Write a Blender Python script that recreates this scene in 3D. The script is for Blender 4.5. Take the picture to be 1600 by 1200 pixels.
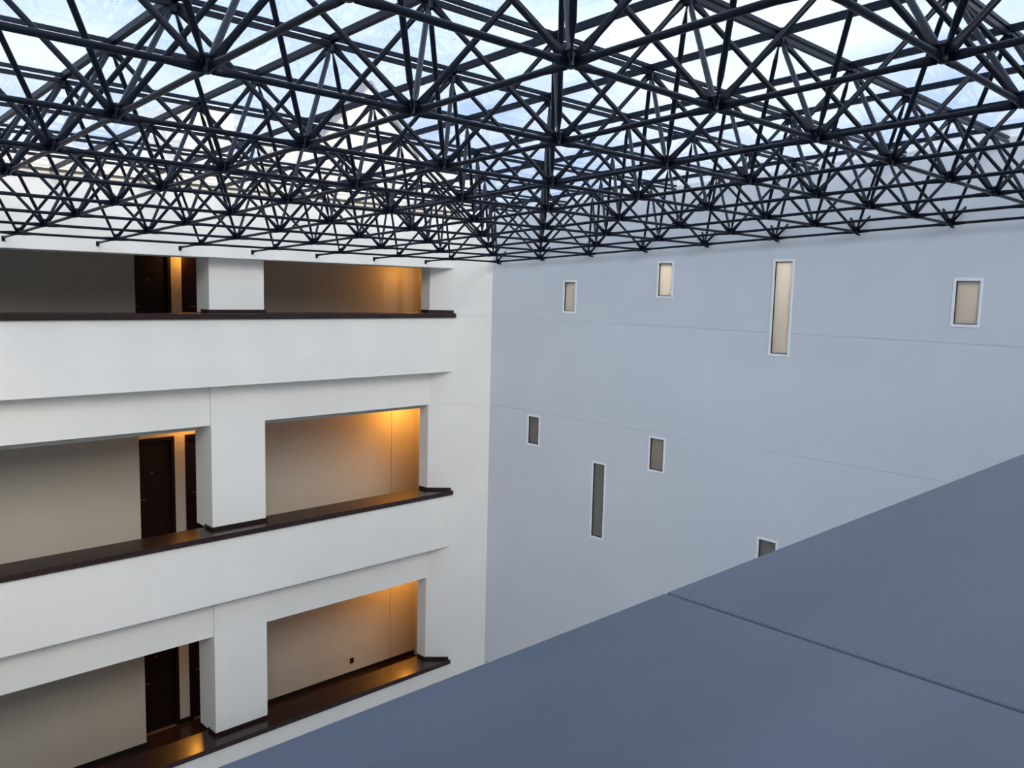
import bpy, bmesh, math, random
from mathutils import Matrix, Vector

for o in list(bpy.data.objects):
    bpy.data.objects.remove(o)
scene = bpy.context.scene
COL = scene.collection
random.seed(4)

# ---------------------------------------------------------------- units
# All plans below are in roof-grid units (one cell of the space frame = 1.2 m);
# x runs towards the windowed wall, y towards the gallery wall, z up, with the
# lower corner node of the frame nearest the photographer at the origin.
S = 1.2
ZOFF = 11.254                      # lowest floor is the world's z = 0

def W(p):
    return Vector((p[0] * S, p[1] * S, (p[2] + ZOFF) * S))

# ---------------------------------------------------------------- camera
CAM = (-2.4549, -2.2667, -0.8731)
RIGHT = Vector((0.72229, -0.69117, 0.02412))
DOWN = Vector((-0.05960, -0.09695, -0.99350))
FWD = Vector((0.68902, 0.71616, -0.11122))
FPX = 1307.22
cam_data = bpy.data.cameras.new('camera')
cam_data.sensor_fit = 'HORIZONTAL'
cam_data.sensor_width = 36.0
cam_data.lens = FPX / 1600 * 36.0
cam_data.clip_start = 0.02
cam_data.clip_end = 500
cam = bpy.data.objects.new('camera', cam_data)
COL.objects.link(cam)
m = Matrix.Identity(4)
for r in range(3):
    m[r][0] = RIGHT[r]
    m[r][1] = -DOWN[r]
    m[r][2] = -FWD[r]
    m[r][3] = W(CAM)[r]
cam.matrix_world = m
scene.camera = cam

def project(p):
    d = Vector(p) - Vector(CAM)
    zc = d.dot(FWD)
    if zc < 0.05:
        return None
    return (FPX * d.dot(RIGHT) / zc + 800, FPX * d.dot(DOWN) / zc + 600, zc)

# ---------------------------------------------------------------- sky, sun, exposure
scene.view_settings.view_transform = 'Standard'
scene.view_settings.look = 'None'
scene.view_settings.exposure = 0.0
scene.view_settings.gamma = 1.0
scene.view_settings.use_curve_mapping = False
SKY = 1.8
world = bpy.data.worlds.new('sky')
scene.world = world
world.use_nodes = True
nt = world.node_tree
nt.nodes.clear()
N = nt.nodes.new
tc = N('ShaderNodeTexCoord')
mp = N('ShaderNodeMapping')
mp.inputs['Scale'].default_value = (1.6, 1.6, 4.0)
nz = N('ShaderNodeTexNoise')
nz.inputs['Scale'].default_value = 2.6
nz.inputs['Detail'].default_value = 5
nz.inputs['Roughness'].default_value = 0.55
rp = N('ShaderNodeValToRGB')
rp.color_ramp.elements[0].position = 0.33
rp.color_ramp.elements[0].color = (0.42, 0.545, 0.79, 1)
rp.color_ramp.elements[1].position = 0.62
rp.color_ramp.elements[1].color = (0.82, 0.87, 0.95, 1)
bg = N('ShaderNodeBackground')
bg.inputs['Strength'].default_value = SKY
ow = N('ShaderNodeOutputWorld')
L = nt.links.new
L(tc.outputs['Generated'], mp.inputs['Vector'])
L(mp.outputs['Vector'], nz.inputs['Vector'])
L(nz.outputs['Fac'], rp.inputs['Fac'])
L(rp.outputs['Color'], bg.inputs['Color'])
L(bg.outputs['Background'], ow.inputs['Surface'])

sun_d = bpy.data.lights.new('sun', 'SUN')
sun_d.energy = 3.7
sun_d.color = (1.0, 0.91, 0.79)
sun_d.angle = math.radians(32)
sun = bpy.data.objects.new('sun', sun_d)
COL.objects.link(sun)
sun.location = (0, -30, 30)
sun.rotation_euler = Vector((0.25, 0.82, -0.40)).to_track_quat('-Z', 'Y').to_euler()

# ---------------------------------------------------------------- materials
def new_mat(name):
    mt = bpy.data.materials.new(name)
    mt.use_nodes = True
    return mt, mt.node_tree, mt.node_tree.nodes['Principled BSDF']

def paint(name, col, rough=0.85, var=0.04, scale=3.0, bump=0.05, bscale=140.0, stretch=(1, 1, 1), spec=0.3):
    """paint or plaster: faint tonal drift and a fine grain"""
    mt, t, b = new_mat(name)
    tcn = t.nodes.new('ShaderNodeTexCoord')
    mpn = t.nodes.new('ShaderNodeMapping')
    mpn.inputs['Scale'].default_value = stretch
    n1 = t.nodes.new('ShaderNodeTexNoise')
    n1.inputs['Scale'].default_value = scale
    n1.inputs['Detail'].default_value = 4
    r = t.nodes.new('ShaderNodeValToRGB')
    r.color_ramp.elements[0].position = 0.3
    r.color_ramp.elements[1].position = 0.7
    r.color_ramp.elements[0].color = tuple(c * (1 - var) for c in col) + (1,)
    r.color_ramp.elements[1].color = tuple(min(1, c * (1 + var)) for c in col) + (1,)
    t.links.new(tcn.outputs['Object'], mpn.inputs['Vector'])
    t.links.new(mpn.outputs['Vector'], n1.inputs['Vector'])
    t.links.new(n1.outputs['Fac'], r.inputs['Fac'])
    t.links.new(r.outputs['Color'], b.inputs['Base Color'])
    b.inputs['Roughness'].default_value = rough
    b.inputs['Specular IOR Level'].default_value = spec
    if bump:
        n2 = t.nodes.new('ShaderNodeTexNoise')
        n2.inputs['Scale'].default_value = bscale
        n2.inputs['Detail'].default_value = 2
        bp = t.nodes.new('ShaderNodeBump')
        bp.inputs['Strength'].default_value = bump
        bp.inputs['Distance'].default_value = 0.01
        t.links.new(tcn.outputs['Object'], n2.inputs['Vector'])
        t.links.new(n2.outputs['Fac'], bp.inputs['Height'])
        t.links.new(bp.outputs['Normal'], b.inputs['Normal'])
    return mt

M = {}
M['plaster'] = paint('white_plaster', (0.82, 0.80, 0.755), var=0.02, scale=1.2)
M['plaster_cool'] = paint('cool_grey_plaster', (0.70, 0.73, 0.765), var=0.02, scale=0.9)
M['inner_wall'] = paint('cream_inner_wall', (0.52, 0.485, 0.415), var=0.02, scale=1.5)
M['ceiling'] = paint('ceiling_paint', (0.50, 0.48, 0.44), var=0.02)
M['exterior'] = paint('cream_render', (0.86, 0.79, 0.69), var=0.035, scale=1.4, bump=0.0)
M['roof_grey'] = paint('weathered_roof', (0.30, 0.29, 0.30), var=0.2, scale=5)
M['wood'] = paint('dark_stained_wood', (0.022, 0.0085, 0.007), rough=0.22, var=0.35, scale=5, bump=0.02, bscale=60, stretch=(0.6, 9, 9), spec=0.5)
M['wood_edge'] = paint('dark_wood_skirting', (0.018, 0.008, 0.008), rough=0.4, var=0.3, scale=6, bump=0.02, stretch=(0.6, 9, 9), spec=0.4)
M['ledge_sky_tint'] = paint('sky_tinted_wood', (0.062, 0.080, 0.115), rough=0.33, var=0.16, scale=1.6, bump=0.02, bscale=90, stretch=(0.5, 3.0, 3.0), spec=0.5)  # dark wood with the blue-grey sky reflection put into its base colour
M['door'] = paint('dark_door_wood', (0.010, 0.0035, 0.0025), rough=0.45, var=0.4, scale=5, bump=0.02, stretch=(9, 9, 0.5), spec=0.22)
M['skirt'] = paint('black_baseboard', (0.010, 0.009, 0.008), rough=0.5, var=0.2, spec=0.3)
M['gallery_floor'] = paint('polished_brown_floor', (0.045, 0.016, 0.010), rough=0.25, var=0.3, scale=4, bump=0.0, spec=0.5)
M['atrium_floor'] = paint('pale_stone_floor', (0.68, 0.66, 0.62), rough=0.5, var=0.08)
M['steel'] = paint('navy_steel_paint', (0.0030, 0.0060, 0.0140), rough=0.40, var=0.25, scale=9, bump=0.03, bscale=60, spec=0.20)
M['bar'] = paint('dark_glazing_metal', (0.0045, 0.0085, 0.019), rough=0.45, var=0.3, scale=8, bump=0.0, spec=0.18)
M['window_frame'] = paint('white_window_frame', (0.93, 0.95, 0.97), rough=0.35, var=0.02, bump=0.0, spec=0.5)
M['gutter'] = paint('olive_metal_gutter', (0.075, 0.065, 0.045), rough=0.5, var=0.25, scale=6, bump=0.0)
M['flashing'] = paint('pale_flashing', (0.85, 0.86, 0.86), rough=0.5, var=0.03, bump=0.0)
M['black_plastic'] = paint('black_plastic', (0.012, 0.012, 0.012), rough=0.35, var=0.1, bump=0.0)
M['bronze'] = paint('dark_bronze', (0.10, 0.07, 0.045), rough=0.4, var=0.15, bump=0.0)
M['brass'] = paint('worn_brass', (0.60, 0.42, 0.22), rough=0.3, var=0.15, bump=0.0)
M['brass'].node_tree.nodes['Principled BSDF'].inputs['Metallic'].default_value = 0.8

def glass_mat():
    mt = bpy.data.materials.new('rain_spotted_glass')
    mt.use_nodes = True
    t = mt.node_tree
    t.nodes.clear()
    N = t.nodes.new
    out = N('ShaderNodeOutputMaterial')
    tr = N('ShaderNodeBsdfTransparent')
    gl = N('ShaderNodeBsdfGlossy')
    gl.inputs['Roughness'].default_value = 0.03
    df = N('ShaderNodeBsdfTranslucent')
    df.inputs['Color'].default_value = (0.85, 0.9, 0.95, 1)
    fr = N('ShaderNodeFresnel')
    fr.inputs['IOR'].default_value = 1.5
    tcn = N('ShaderNodeTexCoord')
    # large dirt films
    n1 = N('ShaderNodeTexNoise')
    n1.inputs['Scale'].default_value = 2.2
    n1.inputs['Detail'].default_value = 3
    n1.inputs['Roughness'].default_value = 0.6
    r1 = N('ShaderNodeMapRange')
    r1.inputs['From Min'].default_value = 0.35
    r1.inputs['From Max'].default_value = 0.75
    r1.inputs['To Min'].default_value = 0.0
    r1.inputs['To Max'].default_value = 0.06
    # rain spots, gathered in patches
    n2 = N('ShaderNodeTexVoronoi')
    n2.inputs['Scale'].default_value = 26
    n2.inputs['Randomness'].default_value = 1.0
    r2 = N('ShaderNodeMapRange')
    r2.inputs['From Min'].default_value = 0.16
    r2.inputs['From Max'].default_value = 0.26
    r2.inputs['To Min'].default_value = 1.0
    r2.inputs['To Max'].default_value = 0.0
    n3 = N('ShaderNodeTexNoise')
    n3.inputs['Scale'].default_value = 3.0
    n3.inputs['Detail'].default_value = 3
    r3 = N('ShaderNodeMapRange')
    r3.inputs['From Min'].default_value = 0.5
    r3.inputs['From Max'].default_value = 0.62
    mu = N('ShaderNodeMath')
    mu.operation = 'MULTIPLY'
    cm = N('ShaderNodeMix')
    cm.data_type = 'RGBA'
    cm.inputs['A'].default_value = (0.93, 0.96, 0.99, 1)
    cm.inputs['B'].default_value = (0.62, 0.68, 0.76, 1)
    mx1 = N('ShaderNodeMixShader')
    mx2 = N('ShaderNodeMixShader')
    k = t.links.new
    oi = N('ShaderNodeObjectInfo')
    ad = N('ShaderNodeVectorMath')
    ad.operation = 'ADD'
    k(tcn.outputs['Object'], ad.inputs[0])
    k(oi.outputs['Location'], ad.inputs[1])
    for n in (n1, n2, n3):
        k(ad.outputs[0], n.inputs['Vector'])
    k(n1.outputs['Fac'], r1.inputs['Value'])
    k(n2.outputs['Distance'], r2.inputs['Value'])
    k(n3.outputs['Fac'], r3.inputs['Value'])
    k(r2.outputs['Result'], mu.inputs[0])
    k(r3.outputs['Result'], mu.inputs[1])
    k(mu.outputs[0], cm.inputs['Factor'])
    k(cm.outputs['Result'], tr.inputs['Color'])
    k(r1.outputs['Result'], mx1.inputs['Fac'])
    k(tr.outputs[0], mx1.inputs[1])
    k(df.outputs[0], mx1.inputs[2])
    ge = N('ShaderNodeNewGeometry')
    inv = N('ShaderNodeMath')
    inv.operation = 'SUBTRACT'
    inv.inputs[0].default_value = 1.0
    frm = N('ShaderNodeMath')
    frm.operation = 'MULTIPLY'
    k(ge.outputs['Backfacing'], inv.inputs[1])
    k(inv.outputs[0], frm.inputs[0])
    k(fr.outputs['Fac'], frm.inputs[1])
    k(frm.outputs[0], mx2.inputs['Fac'])
    k(mx1.outputs[0], mx2.inputs[1])
    k(gl.outputs[0], mx2.inputs[2])
    k(mx2.outputs[0], out.inputs['Surface'])
    return mt

def frosted_mat():
    mt = bpy.data.materials.new('frosted_glass')
    mt.use_nodes = True
    t = mt.node_tree
    t.nodes.clear()
    N = t.nodes.new
    out = N('ShaderNodeOutputMaterial')
    tl = N('ShaderNodeBsdfTranslucent')
    tl.inputs['Color'].default_value = (0.80, 0.78, 0.74, 1)
    df = N('ShaderNodeBsdfDiffuse')
    df.inputs['Color'].default_value = (0.27, 0.275, 0.262, 1)
    gl = N('ShaderNodeBsdfGlossy')
    gl.inputs['Roughness'].default_value = 0.15
    ad = N('ShaderNodeMixShader')
    ad.inputs['Fac'].default_value = 0.45
    mx = N('ShaderNodeMixShader')
    mx.inputs['Fac'].default_value = 0.05
    n = N('ShaderNodeTexNoise')
    n.inputs['Scale'].default_value = 160
    bp = N('ShaderNodeBump')
    bp.inputs['Strength'].default_value = 0.3
    bp.inputs['Distance'].default_value = 0.005
    k = t.links.new
    k(n.outputs['Fac'], bp.inputs['Height'])
    k(bp.outputs['Normal'], gl.inputs['Normal'])
    k(tl.outputs[0], ad.inputs[1])
    k(df.outputs[0], ad.inputs[2])
    k(ad.outputs[0], mx.inputs[1])
    k(gl.outputs[0], mx.inputs[2])
    k(mx.outputs[0], out.inputs['Surface'])
    return mt

M['glass'] = glass_mat()
M['frosted'] = frosted_mat()

# ---------------------------------------------------------------- object helpers
def link(o, parent=None):
    COL.objects.link(o)
    if parent is not None:
        o.parent = parent
    return o

def empty(name, p=(0, 0, 0), label=None, cat=None, group=None, kind=None):
    o = bpy.data.objects.new(name, None)
    o.empty_display_size = 0.2
    o.location = W(p)
    return tag(link(o), label, cat, group, kind)

def tag(o, label=None, cat=None, group=None, kind=None):
    if label:
        o['label'] = label
    if cat:
        o['category'] = cat
    if group:
        o['group'] = group
    if kind:
        o['kind'] = kind
    return o

class MB:
    """collects boxes and prisms (grid units) and links them as one mesh"""
    def __init__(self):
        self.v, self.f = [], []

    def box(self, lo, hi):
        x0, y0, z0 = lo
        x1, y1, z1 = hi
        return self.prism([(x0, y0), (x1, y0), (x1, y1), (x0, y1)], z0, z1)

    def prism(self, poly, z0, z1):
        n, b = len(poly), len(self.v)
        self.v += [(x, y, z0) for x, y in poly] + [(x, y, z1) for x, y in poly]
        self.f.append([b + i for i in reversed(range(n))])
        self.f.append([b + n + i for i in range(n)])
        for i in range(n):
            j = (i + 1) % n
            self.f.append([b + i, b + j, b + n + j, b + n + i])
        return self

    def prism_x(self, poly, x0, x1):          # poly in (y, z)
        n, b = len(poly), len(self.v)
        self.v += [(x0, y, z) for y, z in poly] + [(x1, y, z) for y, z in poly]
        self.f.append([b + i for i in reversed(range(n))])
        self.f.append([b + n + i for i in range(n)])
        for i in range(n):
            j = (i + 1) % n
            self.f.append([b + i, b + j, b + n + j, b + n + i])
        return self

    def prism_y(self, poly, y0, y1):          # poly in (x, z)
        n, b = len(poly), len(self.v)
        self.v += [(x, y0, z) for x, z in poly] + [(x, y1, z) for x, z in poly]
        self.f.append([b + i for i in range(n)])
        self.f.append([b + n + i for i in reversed(range(n))])
        for i in range(n):
            j = (i + 1) % n
            self.f.append([b + j, b + i, b + n + i, b + n + j])
        return self

    def cyl(self, a, b, r, n=10):
        a, b = Vector(a), Vector(b)
        d = (b - a).normalized()
        u = d.orthogonal().normalized()
        w = d.cross(u)
        k = len(self.v)
        for c in (a, b):
            self.v += [tuple(c + (u * math.cos(2 * math.pi * i / n) + w * math.sin(2 * math.pi * i / n)) * r) for i in range(n)]
        self.f.append([k + i for i in reversed(range(n))])
        self.f.append([k + n + i for i in range(n)])
        for i in range(n):
            j = (i + 1) % n
            self.f.append([k + i, k + j, k + n + j, k + n + i])
        return self

    def build(self, name, mat, parent=None, bevel=0.0, origin=None):
        """vertices are stored relative to the parent (or to origin / own base centre)"""
        pts = [W(p) for p in self.v]
        if parent is not None:
            org = parent.matrix_world.translation if parent.parent is None else parent.parent.location + parent.location
            org = Vector(parent.get('_org', tuple(org)))
            base = Vector((sum(p.x for p in pts) / len(pts), sum(p.y for p in pts) / len(pts), min(p.z for p in pts)))
        else:
            org = Vector((0, 0, 0))
            base = Vector((sum(p.x for p in pts) / len(pts), sum(p.y for p in pts) / len(pts), min(p.z for p in pts)))
        me = bpy.data.meshes.new(name)
        me.from_pydata([tuple(p - base) for p in pts], [], self.f)
        me.validate()
        bm = bmesh.new()
        bm.from_mesh(me)
        bmesh.ops.recalc_face_normals(bm, faces=bm.faces)
        bm.to_mesh(me)
        bm.free()
        me.materials.append(mat)
        o = bpy.data.objects.new(name, me)
        o.location = base - org
        link(o, parent)
        ORG[o.name] = base
        if bevel:
            md = o.modifiers.new('bevel', 'BEVEL')
            md.width = bevel * S
            md.segments = 2
            md.limit_method = 'ANGLE'
        return o

ORG = {}
def part(mb, name, mat, parent, bevel=0.0):
    """a mesh below an Empty or below another mesh part"""
    org = ORG.get(parent.name)
    if org is None:
        org = parent.location.copy()
        ORG[parent.name] = org
    pts = [W(p) for p in mb.v]
    base = Vector((sum(p.x for p in pts) / len(pts), sum(p.y for p in pts) / len(pts), min(p.z for p in pts)))
    me = bpy.data.meshes.new(name)
    me.from_pydata([tuple(p - base) for p in pts], [], mb.f)
    bm = bmesh.new()
    bm.from_mesh(me)
    bmesh.ops.recalc_face_normals(bm, faces=bm.faces)
    bm.to_mesh(me)
    bm.free()
    me.materials.append(mat)
    o = bpy.data.objects.new(name, me)
    o.location = base - org
    link(o, parent)
    ORG[o.name] = base
    if bevel:
        md = o.modifiers.new('bevel', 'BEVEL')
        md.width = bevel * S
        md.segments = 2
        md.limit_method = 'ANGLE'
    return o

def solo(mb, name, mat, label=None, cat=None, group=None, kind=None, bevel=0.0):
    o = mb.build(name, mat, None, bevel)
    return tag(o, label, cat, group, kind)

def struct(name, p=(0, 0, 0), label=None):
    return empty(name, p, label, None, None, 'structure')

# ---------------------------------------------------------------- key dimensions
XL = -5.5                       # far left end of the gallery side
XR = 7.1                        # face of the windowed wall
YP = 8.614                      # face of the gallery parapets
YC = 8.839                      # face of the columns
YB = 8.868                      # face of the lintel beams
YW = 10.679                     # gallery inner wall
YD = 11.036                     # wall of the door alcoves
YOWN = -1.619                   # front edge of the near ledge
ST = 3.0456                     # storey height
ROOF0, SLOPE = 0.84, 0.0489     # glass height at y = 0, fall per unit y
def roof_z(y):
    return ROOF0 - SLOPE * y
ENDX = 7.43                     # end wall of the galleries
PIER_A, PIER_B = (6.309, 8.885), (XR, 8.198)    # the canted corner pier
def pier_x(y):
    return PIER_A[0] + (PIER_A[1] - y) / (PIER_A[1] - PIER_B[1]) * (PIER_B[0] - PIER_A[0])
FLOOR0 = -11.254
YBACK = -4.6

# ---------------------------------------------------------------- atrium shell
solo(MB().box((XL - .2, YBACK, FLOOR0 - .3), (XR + 1.6, 11.2, FLOOR0)), 'floor', M['atrium_floor'], kind='structure')

# windowed wall: bands between cast joints, with the window openings left out
WIN = [  # y0, y1, z0, z1
    (6.300, 6.579, -1.202, -0.699), (4.535, 4.815, -0.931, -0.423), (2.772, 3.058, -1.608, -0.413),
    (0.664, 0.956, -1.146, -0.630), (6.992, 7.284, -3.374, -2.870), (5.594, 5.872, -4.596, -3.412),
    (4.543, 4.836, -3.387, -2.876), (2.768, 3.061, -4.450, -3.932)]
JOINTS = [-1.322, -2.820, -4.350, -5.850]
wr = struct('wall_right', (XR, 2, FLOOR0))
yends = (YBACK, PIER_B[1])
zs = [roof_z(2)] + JOINTS + [-7.4, FLOOR0]
for b in range(len(zs) - 1):
    zt, zb = zs[b] - (0.006 if b else 0), zs[b + 1] + (0.006 if b + 2 < len(zs) else 0)
    ys = sorted({yends[0], yends[1]} | {v for w in WIN for v in w[:2] if w[2] < zt and w[3] > zb})
    hs = sorted({zb, zt} | {v for w in WIN for v in w[2:] if zb < v < zt})
    mb = MB()
    for i in range(len(ys) - 1):
        run = None
        for j in range(len(hs) - 1):
            cy, cz = (ys[i] + ys[i + 1]) / 2, (hs[j] + hs[j + 1]) / 2
            if any(w[0] < cy < w[1] and w[2] < cz < w[3] for w in WIN):
                continue
            y0, y1 = ys[i], ys[i + 1]
            if b == 0 and j == len(hs) - 2:      # top edge follows the fall of the roof
                mb.prism_x([(y0, hs[j]), (y1, hs[j]), (y1, roof_z(y1) - .03), (y0, roof_z(y0) - .03)], XR, XR + .15)
            else:
                mb.box((XR, y0, hs[j]), (XR + .15, y1, hs[j + 1]))
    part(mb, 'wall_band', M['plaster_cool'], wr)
mb = MB()
for z in JOINTS:
    segs = [yends[0]] + sorted(v for w in WIN for v in w[:2] if w[2] < z < w[3]) + [yends[1]]
    for q in range(0, len(segs), 2):
        mb.box((XR + .0035, segs[q], z - .006), (XR + .15, segs[q + 1], z + .006))
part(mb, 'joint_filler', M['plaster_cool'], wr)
part(MB().prism_x([(YBACK, roof_z(YBACK) - .03), (8.2, roof_z(8.2) - .03), (8.2, roof_z(8.2) + .05), (YBACK, roof_z(YBACK) + .05)], XR + .02, XR + .3),
     'flashing', M['flashing'], wr)

# stair hall behind the windowed wall
stair = struct('wall_stair', (8.5, 4, FLOOR0))
part(MB().box((8.6, -1.0, FLOOR0), (8.75, 9.1, 0.4)), 'wall_panel', M['plaster'], stair)
part(MB().box((XR + .15, -1.15, FLOOR0), (8.75, -1.0, 0.4)), 'wall_panel', M['plaster'], stair)
part(MB().box((XR + .15, -1.15, 0.28), (8.75, 9.1, 0.4)), 'ceiling_panel', M['ceiling'], stair)
for z in (-2.117, -5.163, -8.208):
    part(MB().box((XR + .15, -1.0, z - .16), (8.6, 9.1, z)), 'landing', M['ceiling'], stair)

WINL = [
    'small pale grey window at upper left of the blue-grey wall, nearest the corner',
    'small window glowing warm white below the truss on the blue-grey wall',
    'tall narrow pale window high on the blue-grey wall',
    'small window with beige pane at the far right of the blue-grey wall',
    'small dark window closest to the wall corner, middle height',
    'tall narrow dark window at middle height of the blue-grey wall',
    'small window with brownish pane right of the tall dark one',
    'small dark window partly cut off by the near ledge']
for n, (y0, y1, z0, z1) in enumerate(WIN):
    w = struct('window_%d' % (n + 1), (XR, (y0 + y1) / 2, z0))
    w['label'] = WINL[n]
    t, x0, x1 = 0.030, XR - .004, XR + .075
    mb = MB()
    mb.box((x0, y0, z0), (x1, y0 + t, z1)).box((x0, y1 - t, z0), (x1, y1, z1))
    mb.box((x0, y0 + t, z0), (x1, y1 - t, z0 + t)).box((x0, y0 + t, z1 - t), (x1, y1 - t, z1))
    part(mb, 'frame', M['window_frame'], w, bevel=0.003)
    mb = MB()
    g = 0.006
    mb.box((x0 + .012, y0 + t, z0 + t), (x1 - .01, y0 + t + g, z1 - t)).box((x0 + .012, y1 - t - g, z0 + t), (x1 - .01, y1 - t, z1 - t))
    mb.box((x0 + .012, y0 + t + g, z0 + t), (x1 - .01, y1 - t - g, z0 + t + g)).box((x0 + .012, y0 + t + g, z1 - t - g), (x1 - .01, y1 - t - g, z1 - t))
    part(mb, 'gasket', M['black_plastic'], w)
    part(MB().box((x0 + .028, y0 + t + g, z0 + t + g), (x0 + .040, y1 - t - g, z1 - t - g)), 'pane', M['frosted'], w)

# walls out of the picture: the end wall and the wall behind the photographer
solo(MB().box((XL - .2, YBACK, FLOOR0), (XL, 11.2, roof_z(3))), 'wall_end', M['plaster'], kind='structure')
solo(MB().prism_x([(YBACK - .15, FLOOR0), (YBACK, FLOOR0), (YBACK, roof_z(YBACK)), (YBACK - .15, roof_z(YBACK))], XL, XR), 'wall_back', M['plaster'], kind='structure')
wf = struct('wall_front', (0, YOWN, FLOOR0))
part(MB().box((XL, -2.10, FLOOR0), (XR, YOWN - .03, -1.355)), 'parapet', M['plaster'], wf)
solo(MB().box((XL, YBACK, -2.267), (XR, -2.10, -2.117)), 'floor', M['gallery_floor'], kind='structure')

# gallery side
wl = struct('wall_left', (0, YP, FLOOR0))
mb = MB()
mb.prism_x([(YP, -.533), (9.25, -.533), (9.25, roof_z(9.25) - .04), (YP, roof_z(YP) - .04)], XL, pier_x(YP))
part(mb, 'fascia', M['plaster'], wl, bevel=0.004)
PIER = [PIER_A, PIER_B, (XR + .15, PIER_B[1]), (XR + .15, 9.10), (6.295, 9.10)]
pz = [roof_z(9) - .02] + JOINTS + [FLOOR0]
for b in range(len(pz) - 1):
    part(MB().prism(PIER, pz[b + 1] + (.004 if b + 2 < len(pz) else 0), pz[b] - (.004 if b else 0)), 'pier_block', M['plaster'], wl)
mb = MB()
for z in JOINTS:
    mb.prism([(PIER_A[0] + .005, PIER_A[1] + .005), (PIER_B[0], PIER_B[1] + .006), (XR + .15, PIER_B[1] + .006), (XR + .15, 9.09), (6.30, 9.09)], z - .004, z + .004)
part(mb, 'joint_filler', M['plaster'], wl)
CX0, CX1 = 2.476, 3.284
for k in range(3):
    d = -ST * k
    part(MB().box((XL, YP, -2.267 + d), (pier_x(YP) - .002, 9.06, -1.355 + d)), 'parapet', M['plaster'], wl, bevel=0.004)
    if k < 2:
        part(MB().box((XL, YB, -2.838 + d), (CX0, 9.09, -2.267 + d)), 'beam', M['plaster'], wl, bevel=0.003)
        part(MB().box((CX1, YB, -2.838 + d), (6.325, 9.09, -2.267 + d)), 'beam', M['plaster'], wl, bevel=0.003)
part(MB().box((XL, YB, FLOOR0), (6.292, 9.09, -2.267 - 2 * ST)), 'wall_panel', M['plaster'], wl)

# gallery floors, ceilings, inner walls
for k in range(3):
    d = -ST * k
    solo(MB().box((XL, 9.06, -2.267 + d), (ENDX, YD + .15, -2.117 + d)), 'floor', M['gallery_floor'], kind='structure')
    cz = (-0.40, -2.924, -2.924 - ST)[k]
    ct = (-0.25, -2.267, -2.267 - ST)[k]
    solo(MB().box((XL, 9.26 if k == 0 else 9.092, cz), (ENDX, YD + .15, ct)), 'ceiling', M['ceiling'], kind='structure')

AX0, AX1 = 2.159, 3.86
DOORS = ((2.135, 2.834), (3.008, 3.707))
gw = struct('wall_gallery', (0, YW, FLOOR0))
for k in range(3):
    d = -ST * k
    zb, zt = -2.117 + d, (-0.40, -2.924, -2.924 - ST)[k]
    dt = zb + 1.835                           # top of the door casings
    part(MB().box((XL, YW, zb), (AX0, YD, zt)), 'wall_panel', M['inner_wall'], gw)
    if k == 0:
        part(MB().box((AX1, YW, zb), (ENDX, YD, zt)), 'wall_panel', M['inner_wall'], gw)
    else:
        part(MB().box((AX1, YW, zb), (6.836, YD, zt)), 'wall_panel', M['inner_wall'], gw)
        part(MB().box((6.844, YW, zb), (ENDX, YD, zt)), 'wall_panel', M['inner_wall'], gw)
        part(MB().box((6.836, YW + .02, zb), (6.844, YD, zt)), 'joint', M['skirt'], gw)
    part(MB().box((ENDX, 9.10, zb), (ENDX + .14, YD + .1, zt)), 'wall_panel', M['inner_wall'], gw)
    # alcove wall around the two doors
    mb = MB()
    mb.box((AX0 - .02, YD + .001, dt), (AX1 + .02, YD + .15, zt))
    mb.box((DOORS[0][1], YD + .001, zb), (DOORS[1][0], YD + .15, dt))
    mb.box((DOORS[1][1], YD + .001, zb), (AX1 + .02, YD + .15, dt))
    part(mb, 'alcove_wall', M['inner_wall'], gw)
    mb = MB()
    mb.box((AX0 - .04, YD + .11, zb), (AX1 + .04, YD + .15, dt + .02))
    part(mb, 'backing', M['skirt'], gw)

for k in range(3):
    d = -ST * k
    zb = -2.117 + d
    bb = struct('baseboard_%s' % ('upper', 'middle', 'lower')[k], (2, YW, zb))
    h = 0.082
    part(MB().box((XL, YW - .012, zb), (AX0, YW, zb + h)), 'board', M['skirt'], bb)
    part(MB().box((AX1, YW - .012, zb), (ENDX, YW, zb + h)), 'board', M['skirt'], bb)
    part(MB().box((DOORS[0][1] + .002, YD - .012, zb), (DOORS[1][0] - .002, YD, zb + h)), 'board', M['skirt'], bb)
    for n, (x0, x1) in enumerate(DOORS):
        dr = struct('door_%d' % (2 * k + n + 1), ((x0 + x1) / 2, YD, zb))
        dr['label'] = 'dark brown door %s of the pale wall strip in the %s gallery alcove' % (('left', 'right')[n], ('top', 'middle', 'lowest')[k])
        zt, t = zb + 1.833, 0.055
        mb = MB()
        mb.box((x0, YD - .02, zb), (x0 + t, YD + .10, zt)).box((x1 - t, YD - .02, zb), (x1, YD + .10, zt))
        mb.box((x0 + t, YD - .02, zt - t), (x1 - t, YD + .10, zt))
        part(mb, 'frame', M['door'], dr, bevel=0.004)
        leaf = part(MB().box((x0 + t + .003, YD + .03, zb + .018), (x1 - t - .003, YD + .075, zt - t - .003)), 'leaf', M['door'], dr, bevel=0.002)
        xm = (x0 + x1) / 2
        part(MB().cyl((xm, YD + .03, zb + 1.27), (xm, YD + .022, zb + 1.27), 0.010, 10), 'peephole', M['brass'], leaf)
        hx = x0 + t + .07
        mb = MB().cyl((hx, YD + .03, zb + .86), (hx, YD - .01, zb + .86), 0.009, 8)
        mb.box((hx - .008, YD - .018, zb + .852), (hx + .10, YD - .004, zb + .868))
        part(mb, 'handle', M['bronze'], leaf)
        part(MB().box((x0 + t, YD - .015, zb), (x1 - t, YD + .10, zb + .012)), 'threshold', M['brass'], dr)

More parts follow.
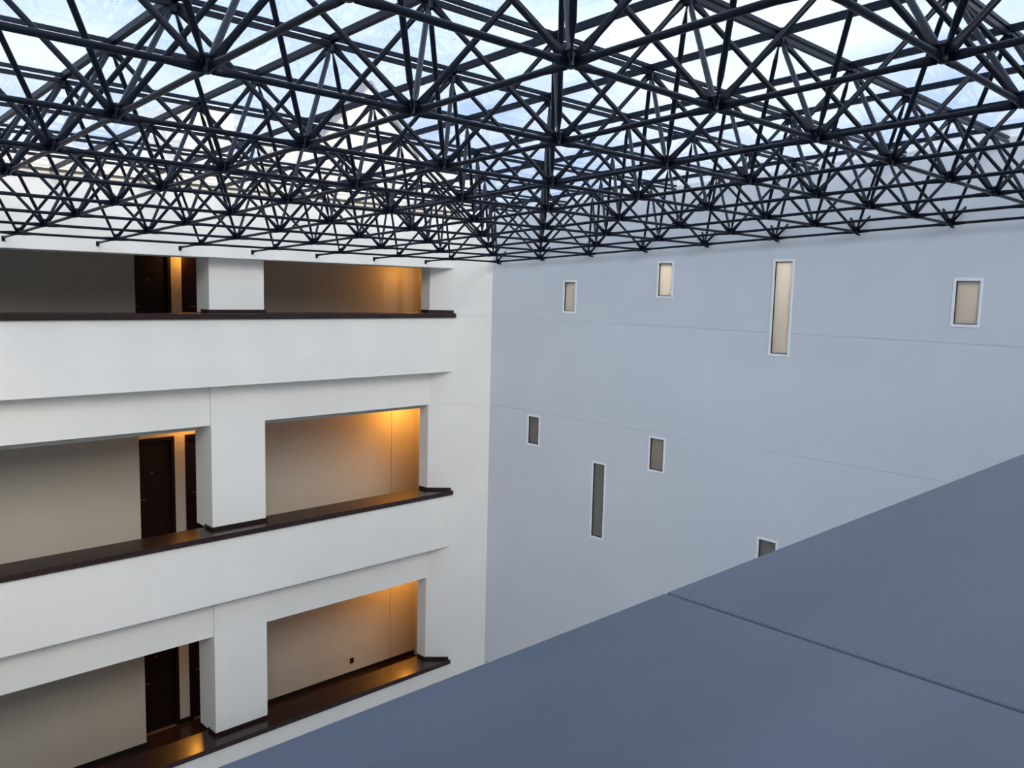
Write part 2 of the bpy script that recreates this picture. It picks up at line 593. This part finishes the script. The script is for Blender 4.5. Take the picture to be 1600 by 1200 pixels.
# ---------------------------------------------------------------- wooden ledges and columns
LEV = ('top', 'middle', 'lowest')
ledges = []
for k in range(3):
    d = -ST * k
    zt = -1.279 + d
    lg = empty('ledge', (0, 8.8, zt - .076),
               'glossy dark brown wooden ledge capping the %s white gallery parapet' % LEV[k], 'ledge', 'wooden ledges of the galleries')
    part(MB().prism([(XL, 8.578), (6.640, 8.578), (PIER_A[0] + .012, PIER_A[1] - .012), (6.292, PIER_A[1]), (6.292, 9.084), (XL, 9.084)], zt - .074, zt),
         'coping_board', M['wood'], lg, bevel=0.004)
    # skirting that turns round the canted pier
    h, t = 0.046, 0.014
    e = (6.618, 8.618)
    nx, ny = -0.656, -0.755
    poly = [(PIER_A[0] + nx * .001, PIER_A[1] + ny * .001), (e[0], e[1]), (e[0] + nx * t, e[1] + ny * t), (PIER_A[0] + nx * t - .004, PIER_A[1] + ny * t)]
    part(MB().prism(poly, zt, zt + h), 'skirting', M['wood_edge'], lg)
    part(MB().box((6.295 - t, 8.876, zt), (6.2935, 9.08, zt + h)), 'skirting', M['wood_edge'], lg)
    ledges.append(lg)
for k in range(3):
    d = -ST * k
    zt = -1.279 + d
    top = (-.534, -2.268, -2.268 - ST)[k]
    c = empty('column', ((CX0 + CX1) / 2, 9.1, zt), 'square white column standing on the dark ledge of the %s gallery' % LEV[k], 'column', 'white gallery columns')
    part(MB().box((CX0 + .001, YC, zt + .001), (CX1 - .001, 9.37 if k else 9.24, top)), 'shaft', M['plaster'], c, bevel=0.004)
    t, h = 0.014, 0.046
    mb = MB()
    mb.box((CX0 - t, YC - t, zt + .001), (CX1 + t, YC - .001, zt + h))
    mb.box((CX0 - t, YC - .001, zt + .001), (CX0, 9.08, zt + h)).box((CX1, YC - .001, zt + .001), (CX1 + t, 9.08, zt + h))
    part(mb, 'skirting', M['wood_edge'], c)

# near ledge
near = empty('ledge', (0, -1.9, -1.354), 'wide dark wood ledge coloured blue-grey for its sky reflection, with a thin joint in the foreground', 'ledge')
YI = -2.34
for x0, x1 in ((XL, -1.5316), (-1.5290, XR - .002)):
    part(MB().box((x0, YI, -1.353), (x1, YOWN, -1.279)), 'board', M['ledge_sky_tint'], near, bevel=0.003)
part(MB().box((XL, YI + .01, -1.353), (XR - .002, YOWN - .01, -1.30)), 'core', M['skirt'], near)

# black socket plate on the lowest gallery's wall
so = empty('wall_socket', (5.962, YW, -7.965), 'small black socket plate on the beige wall of the lowest gallery', 'socket')
part(MB().box((5.920, YW - .012, -7.968), (6.004, YW - .001, -7.862)), 'plate', M['black_plastic'], so, bevel=0.003)
part(MB().box((5.940, YW - .016, -7.945), (5.984, YW - .011, -7.885)), 'insert', M['skirt'], so)

# ---------------------------------------------------------------- roof: space frame and skylight
TILT = Matrix(((1.0, 0.0, 0.003), (0.0, 0.9988, 0.0488), (-0.003, -0.0488, 0.9988)))
def roof_pt(i, j, h):
    return TILT @ Vector((i, j, h))
roof_m = TILT.to_4x4()
roof_m.translation = W((0, 0, 0))
def roof_empty(name, label, cat):
    o = bpy.data.objects.new(name, None)
    o.matrix_world = roof_m
    return tag(link(o), label, cat)
frame = roof_empty('space_frame', 'dark navy tubular steel space frame spanning the atrium under the skylight', 'roof truss')
sky = roof_empty('skylight', 'flat skylight of rain-spotted glass panes in dark bars above the truss', 'skylight')
H = 0.77

def tube_mesh(name, length, r, crimp=True, n=10, gap=0.02):
    """tube along +Z with coined (flattened) ends, flat in the local YZ plane"""
    if crimp:
        rings = [(gap, .30 * r, 1.45 * r), (gap + .05, .30 * r, 1.45 * r), (gap + .13, r, r)]
        rings += [(length - a, b, c) for a, b, c in reversed(rings)]
    else:
        rings = [(0, r, r), (length, r, r)]
    v, f = [], []
    for z, a, b in rings:
        v += [(a * math.cos(2 * math.pi * q / n) * S, b * math.sin(2 * math.pi * q / n) * S, z * S) for q in range(n)]
    for s in range(len(rings) - 1):
        for q in range(n):
            p = (q + 1) % n
            f.append((s * n + q, s * n + p, s * n + n + p, s * n + n + q))
    f.append(tuple(reversed(range(n))))
    f.append(tuple((len(rings) - 1) * n + q for q in range(n)))
    me = bpy.data.meshes.new(name)
    me.from_pydata(v, [], f)
    for p in me.polygons:
        p.use_smooth = len(p.vertices) == 4
    me.materials.append(M['steel'])
    return me

def along(a, b):
    """matrix that lays local Z from a to b with local Y kept in the vertical plane"""
    a, b = Vector(a), Vector(b)
    z = (b - a).normalized()
    x = z.cross(Vector((0, 0, 1))).normalized()
    y = z.cross(x)
    mm = Matrix.Identity(4)
    for r in range(3):
        mm[r][0], mm[r][1], mm[r][2], mm[r][3] = x[r], y[r], z[r], a[r] * S
    return mm

def shown(*pts, marg=30):
    """does the segment or patch show in the photograph's frame?"""
    pr = [project(roof_pt(*p)) for p in pts]
    pr = [p for p in pr if p]
    if len(pr) < len(pts):
        return 0
    x0, x1 = min(p[0] for p in pr), max(p[0] for p in pr)
    y0, y1 = min(p[1] for p in pr), max(p[1] for p in pr)
    if x1 < -marg or x0 > 1600 + marg or y1 < -marg or y0 > 1200:
        return 0
    if len(pts) == 2:                      # clip a long slanted segment properly
        a, b = pr
        if not any(-marg < a[0] + (b[0] - a[0]) * t < 1600 + marg and -marg < a[1] + (b[1] - a[1]) * t for t in [q / 12 for q in range(13)]):
            return 0
    return max(x1 - x0, y1 - y0)

class Pieces:
    """individual parts for what shows, one joined part for what lies out of frame"""
    def __init__(self, name, parent):
        self.name, self.parent, self.items = name, parent, []

    def add(self, me, mat4, size):
        self.items.append((size, len(self.items), me, mat4))

    def flush(self, limit=300):
        its = sorted(self.items, key=lambda q: (-q[0], q[1]))
        single = [q for q in its if q[0] > 0][:limit]
        rest = its[len(single):]
        for s, _, me, mm in single:
            o = bpy.data.objects.new(self.name, me)
            link(o, self.parent)
            o.matrix_local = mm
        if rest:
            v, f, mats = [], [], rest[0][2].materials[0]
            for s, _, me, mm in rest:
                b = len(v)
                v += [tuple(mm @ q.co) for q in me.vertices]
                f += [tuple(b + x for x in p.vertices) for p in me.polygons]
            me = bpy.data.meshes.new(self.name)
            me.from_pydata(v, [], f)
            for p in me.polygons:
                p.use_smooth = len(p.vertices) == 4 and self.name not in ('pane',)
            me.materials.append(mats)
            o = bpy.data.objects.new(self.name, me)
            o['kind'] = 'stuff'
            link(o, self.parent)
        return len(single), len(rest)

I0, I1, J0, J1 = -3, 7, -4, 8
bot = Pieces('bottom_chord', frame)
dia = Pieces('diagonal_brace', frame)
hub = Pieces('node_hub', frame)
stb = Pieces('wall_stub', frame)
brk = Pieces('wall_bracket', frame)
chord_me = tube_mesh('bottom_chord', 1.0, 0.0145)
DL = math.sqrt(.5 + H * H)
diag_me = tube_mesh('diagonal_brace', DL, 0.0155)
hv = MB()
def hub_mesh(name, up):
    """slotted hub: short vertical barrel with end washers and a bolt head"""
    prof = [(0.012, -.021), (0.019, -.017), (0.021, -.013), (0.021, .040), (0.026, .042), (0.026, .048), (0.018, .056), (0.008, .060)]
    if up:
        prof = [(0.010, -.052), (0.010, -.044), (0.026, -.044), (0.026, -.008)]
    n, v, f = 10, [], []
    for r, z in prof:
        v += [(r * math.cos(2 * math.pi * q / n) * S, r * math.sin(2 * math.pi * q / n) * S, z * S) for q in range(n)]
    for s in range(len(prof) - 1):
        for q in range(n):
            p = (q + 1) % n
            f.append((s * n + q, s * n + p, s * n + n + p, s * n + n + q))
    f.append(tuple(reversed(range(n))))
    f.append(tuple((len(prof) - 1) * n + q for q in range(n)))
    me = bpy.data.meshes.new(name)
    me.from_pydata(v, [], f)
    me.materials.append(M['steel'])
    return me
hub_me, hub_up_me = hub_mesh('node_hub', False), hub_mesh('node_hub', True)

for i in range(I0, I1 + 1):
    for j in range(J0, J1 + 1):
        s = shown((i, j, 0), (i, j, .05))
        hub.add(hub_me, Matrix.Translation(Vector((i, j, 0)) * S), s)
        if i < I1:
            bot.add(chord_me, along((i, j, 0), (i + 1, j, 0)), shown((i, j, 0), (i + 1, j, 0)))
        if j < J1:
            bot.add(chord_me, along((i, j, 0), (i, j + 1, 0)), shown((i, j, 0), (i, j + 1, 0)))
for i in range(I0, I1):
    for j in range(J0, J1):
        t = (i + .5, j + .5, H)
        hub.add(hub_up_me, Matrix.Translation(Vector(t) * S), shown(t, (i + .5, j + .5, H + .02)))
        for di in (0, 1):
            for dj in (0, 1):
                b = (i + di, j + dj, 0)
                dia.add(diag_me, along(b, t), shown(b, t))
stub_me = tube_mesh('wall_stub', 0.26, 0.0150, crimp=False)
nub_me = tube_mesh('wall_stub', 0.085, 0.013, crimp=False)
for j in range(J0, J1 + 1):
    b = Vector((I1, j, 0))
    for dj in (-1, 1):
        e = Vector((I1 + .5, j + .5 * dj, H))
        a = b + (e - b) * 0.03
        stb.add(stub_me, along(a, e), shown(b, b + (e - b) * .3))
    stb.add(nub_me, along(b + Vector((.005, 0, -.02)), b + Vector((.09, 0, -.03))), shown(b, b + Vector((.1, 0, 0))))
YEND = 8.62
arm_me = tube_mesh('wall_bracket', YEND - J1, 0.0130, gap=0.015)
plate = MB().box((-.018, -.006, -.040), (.018, 0, .020)).box((-.005, -.035, -.018), (.005, -.006, .010))
plate_me = bpy.data.meshes.new('wall_bracket')
plate_me.from_pydata([(x * S, y * S, z * S) for x, y, z in plate.v], [], plate.f)
plate_me.materials.append(M['steel'])
for i in range(I0, I1):
    brk.add(arm_me, along((i, J1, 0), (i, YEND, 0)), shown((i, J1, 0), (i, YEND, 0)))
    brk.add(plate_me, Matrix.Translation(Vector((i, YEND + .004, 0)) * S), shown((i, YEND, 0), (i, YEND, .06)))
counts = [p.flush() for p in (bot, dia, hub, stb, brk)]

def bar_mesh(name, lo, hi, mat):
    mb = MB().box(lo, hi)
    me = bpy.data.meshes.new(name)
    me.from_pydata([(x * S, y * S, z * S) for x, y, z in mb.v], [], mb.f)
    me.materials.append(M[mat])
    return me
# upper chords along x (lower bar of each pair), deep purlins along y, glazing bars along x
YG = 8.535
tch = bar_mesh('top_chord', (I0 - .5, -.014, H - .014), (XR - .05, .014, H + .014), 'steel')
glz = bar_mesh('glazing_bar', (I0 - .5, -.014, H + .032), (XR - .04, .014, H + .056), 'bar')
pur = bar_mesh('purlin', (-.020, J0 - .5, H + .015), (.020, YG - .01, H + .056), 'bar')
for j in range(J0, J1):
    for me, par in ((tch, frame), (glz, sky)):
        o = link(bpy.data.objects.new(me.name, me), par)
        o.location = (0, (j + .5) * S, 0)
for i in range(I0, I1):
    o = link(bpy.data.objects.new('purlin', pur), sky)
    o.location = ((i + .5) * S, 0, 0)
pan = Pieces('pane', sky)
cache = {}
def pane_mesh(w, l):
    key = (round(w, 3), round(l, 3))
    if key not in cache:
        g = .006
        cache[key] = bar_mesh('pane', (-w / 2 + g, -l / 2 + g, 0), (w / 2 - g, l / 2 - g, .010), 'glass')
    return cache[key]
xs = [i - .5 for i in range(I0, I1 + 1)] + [XR - .005]
ys = [j - .5 for j in range(J0, J1 + 1)] + [YG]
for x0, x1 in zip(xs, xs[1:]):
    for y0, y1 in zip(ys, ys[1:]):
        h = H + .057
        pan.add(pane_mesh(x1 - x0, y1 - y0), Matrix.Translation(Vector(((x0 + x1) / 2, (y0 + y1) / 2, h)) * S),
                shown((x0, y0, h), (x1, y0, h), (x0, y1, h), (x1, y1, h), marg=0))
pc = pan.flush()

# gutter where the glass meets the gallery wall
gt = empty('gutter', (0, YP, .30), 'olive metal gutter along the gallery wall top under the glass edge', 'gutter')
for z0, z1, y0 in ((.312, .334, 8.575), (.376, .400, 8.568)):
    part(MB().box((XL, y0, z0), (6.6, YP - .001, z1)), 'rail', M['gutter'], gt)
part(MB().box((XL, 8.592, .334), (6.6, YP, .376)), 'tray', M['exterior'], gt)

# ---------------------------------------------------------------- buildings seen through the glass
def building(name, label, poly, y0, y1, mat, roof=None):
    o = empty(name, (sum(p[0] for p in poly) / len(poly), (y0 + y1) / 2, FLOOR0), label, 'building')
    part(MB().prism_y(poly, y0, y1), 'wall', M[mat], o)
    if roof:
        for (xa, za), (xb, zb) in roof:
            ex = (xb - xa) * .04
            part(MB().prism_y([(xa - ex, za - (zb - za) * .04), (xb, zb), (xb, zb + .07), (xa - ex, za + .07 - (zb - za) * .04)], y0 - .06, y1 + .06), 'verge', M['roof_grey'], o)
    else:
        x0, x1 = min(p[0] for p in poly), max(p[0] for p in poly)
        zt = max(p[1] for p in poly)
        part(MB().box((x0, y0 - .05, zt), (x1, y1, zt + .06)), 'coping', M['flashing'], o)
    return o
building('building', 'long low cream building seen through the left panes above the gallery', [(-9, FLOOR0), (3.42, FLOOR0), (3.42, 1.10), (-9, 1.10)], 12, 15, 'exterior')
building('building', 'narrow taller cream block with a straight right edge seen through the glass', [(3.45, FLOOR0), (4.385, FLOOR0), (4.385, 2.10), (3.45, 2.10)], 12, 14, 'exterior')
building('building', 'low cream wall between the narrow block and the gable beyond the glass', [(4.42, FLOOR0), (5.05, FLOOR0), (5.05, 1.30), (4.42, 1.30)], 12.2, 14, 'exterior')
building('building', 'cream building with a grey gable peak seen through the glass', [(5.10, FLOOR0), (10.0, FLOOR0), (10.0, 1.7), (8.35, 1.85), (7.20, 3.08), (6.05, 1.85), (5.10, 1.75)], 12, 12.5, 'exterior',
         roof=[((6.05, 1.85), (7.20, 3.08)), ((8.35, 1.85), (7.20, 3.08))])

# ---------------------------------------------------------------- gallery and stair lamps
def lamp(name, p, power, col=(1.0, 0.41, 0.06), r=0.05):
    ld = bpy.data.lights.new(name, 'POINT')
    ld.energy = power
    ld.color = col
    ld.shadow_soft_size = r
    lo = bpy.data.objects.new(name, ld)
    lo.location = W(p)
    return link(lo)
for k in range(3):
    cz = (-0.40, -2.924, -2.924 - ST)[k]
    lamp('corridor_lamp', (6.90, 10.20, cz - .16), (12, 44, 40)[k])
    lamp('alcove_lamp', (3.02, 10.82, cz - .08), (7, 20, 14)[k])
lamp('stair_lamp', (7.75, 4.45, -0.10), 110, (1.0, 0.89, 0.74))
lamp('stair_lamp', (7.9, 2.7, -0.10), 85, (1.0, 0.96, 0.90))
lamp('stair_lamp', (7.95, 0.5, -0.20), 50, (1.0, 0.91, 0.86))
lamp('stair_lamp', (8.1, 6.9, -0.10), 60, (0.95, 1.0, 0.95))
lamp('stair_lamp', (7.8, 4.3, -2.6), 14, (1.0, 0.72, 0.55))
print('COUNTS bottom, diagonal, hub, stub, bracket, pane:', counts, pc)
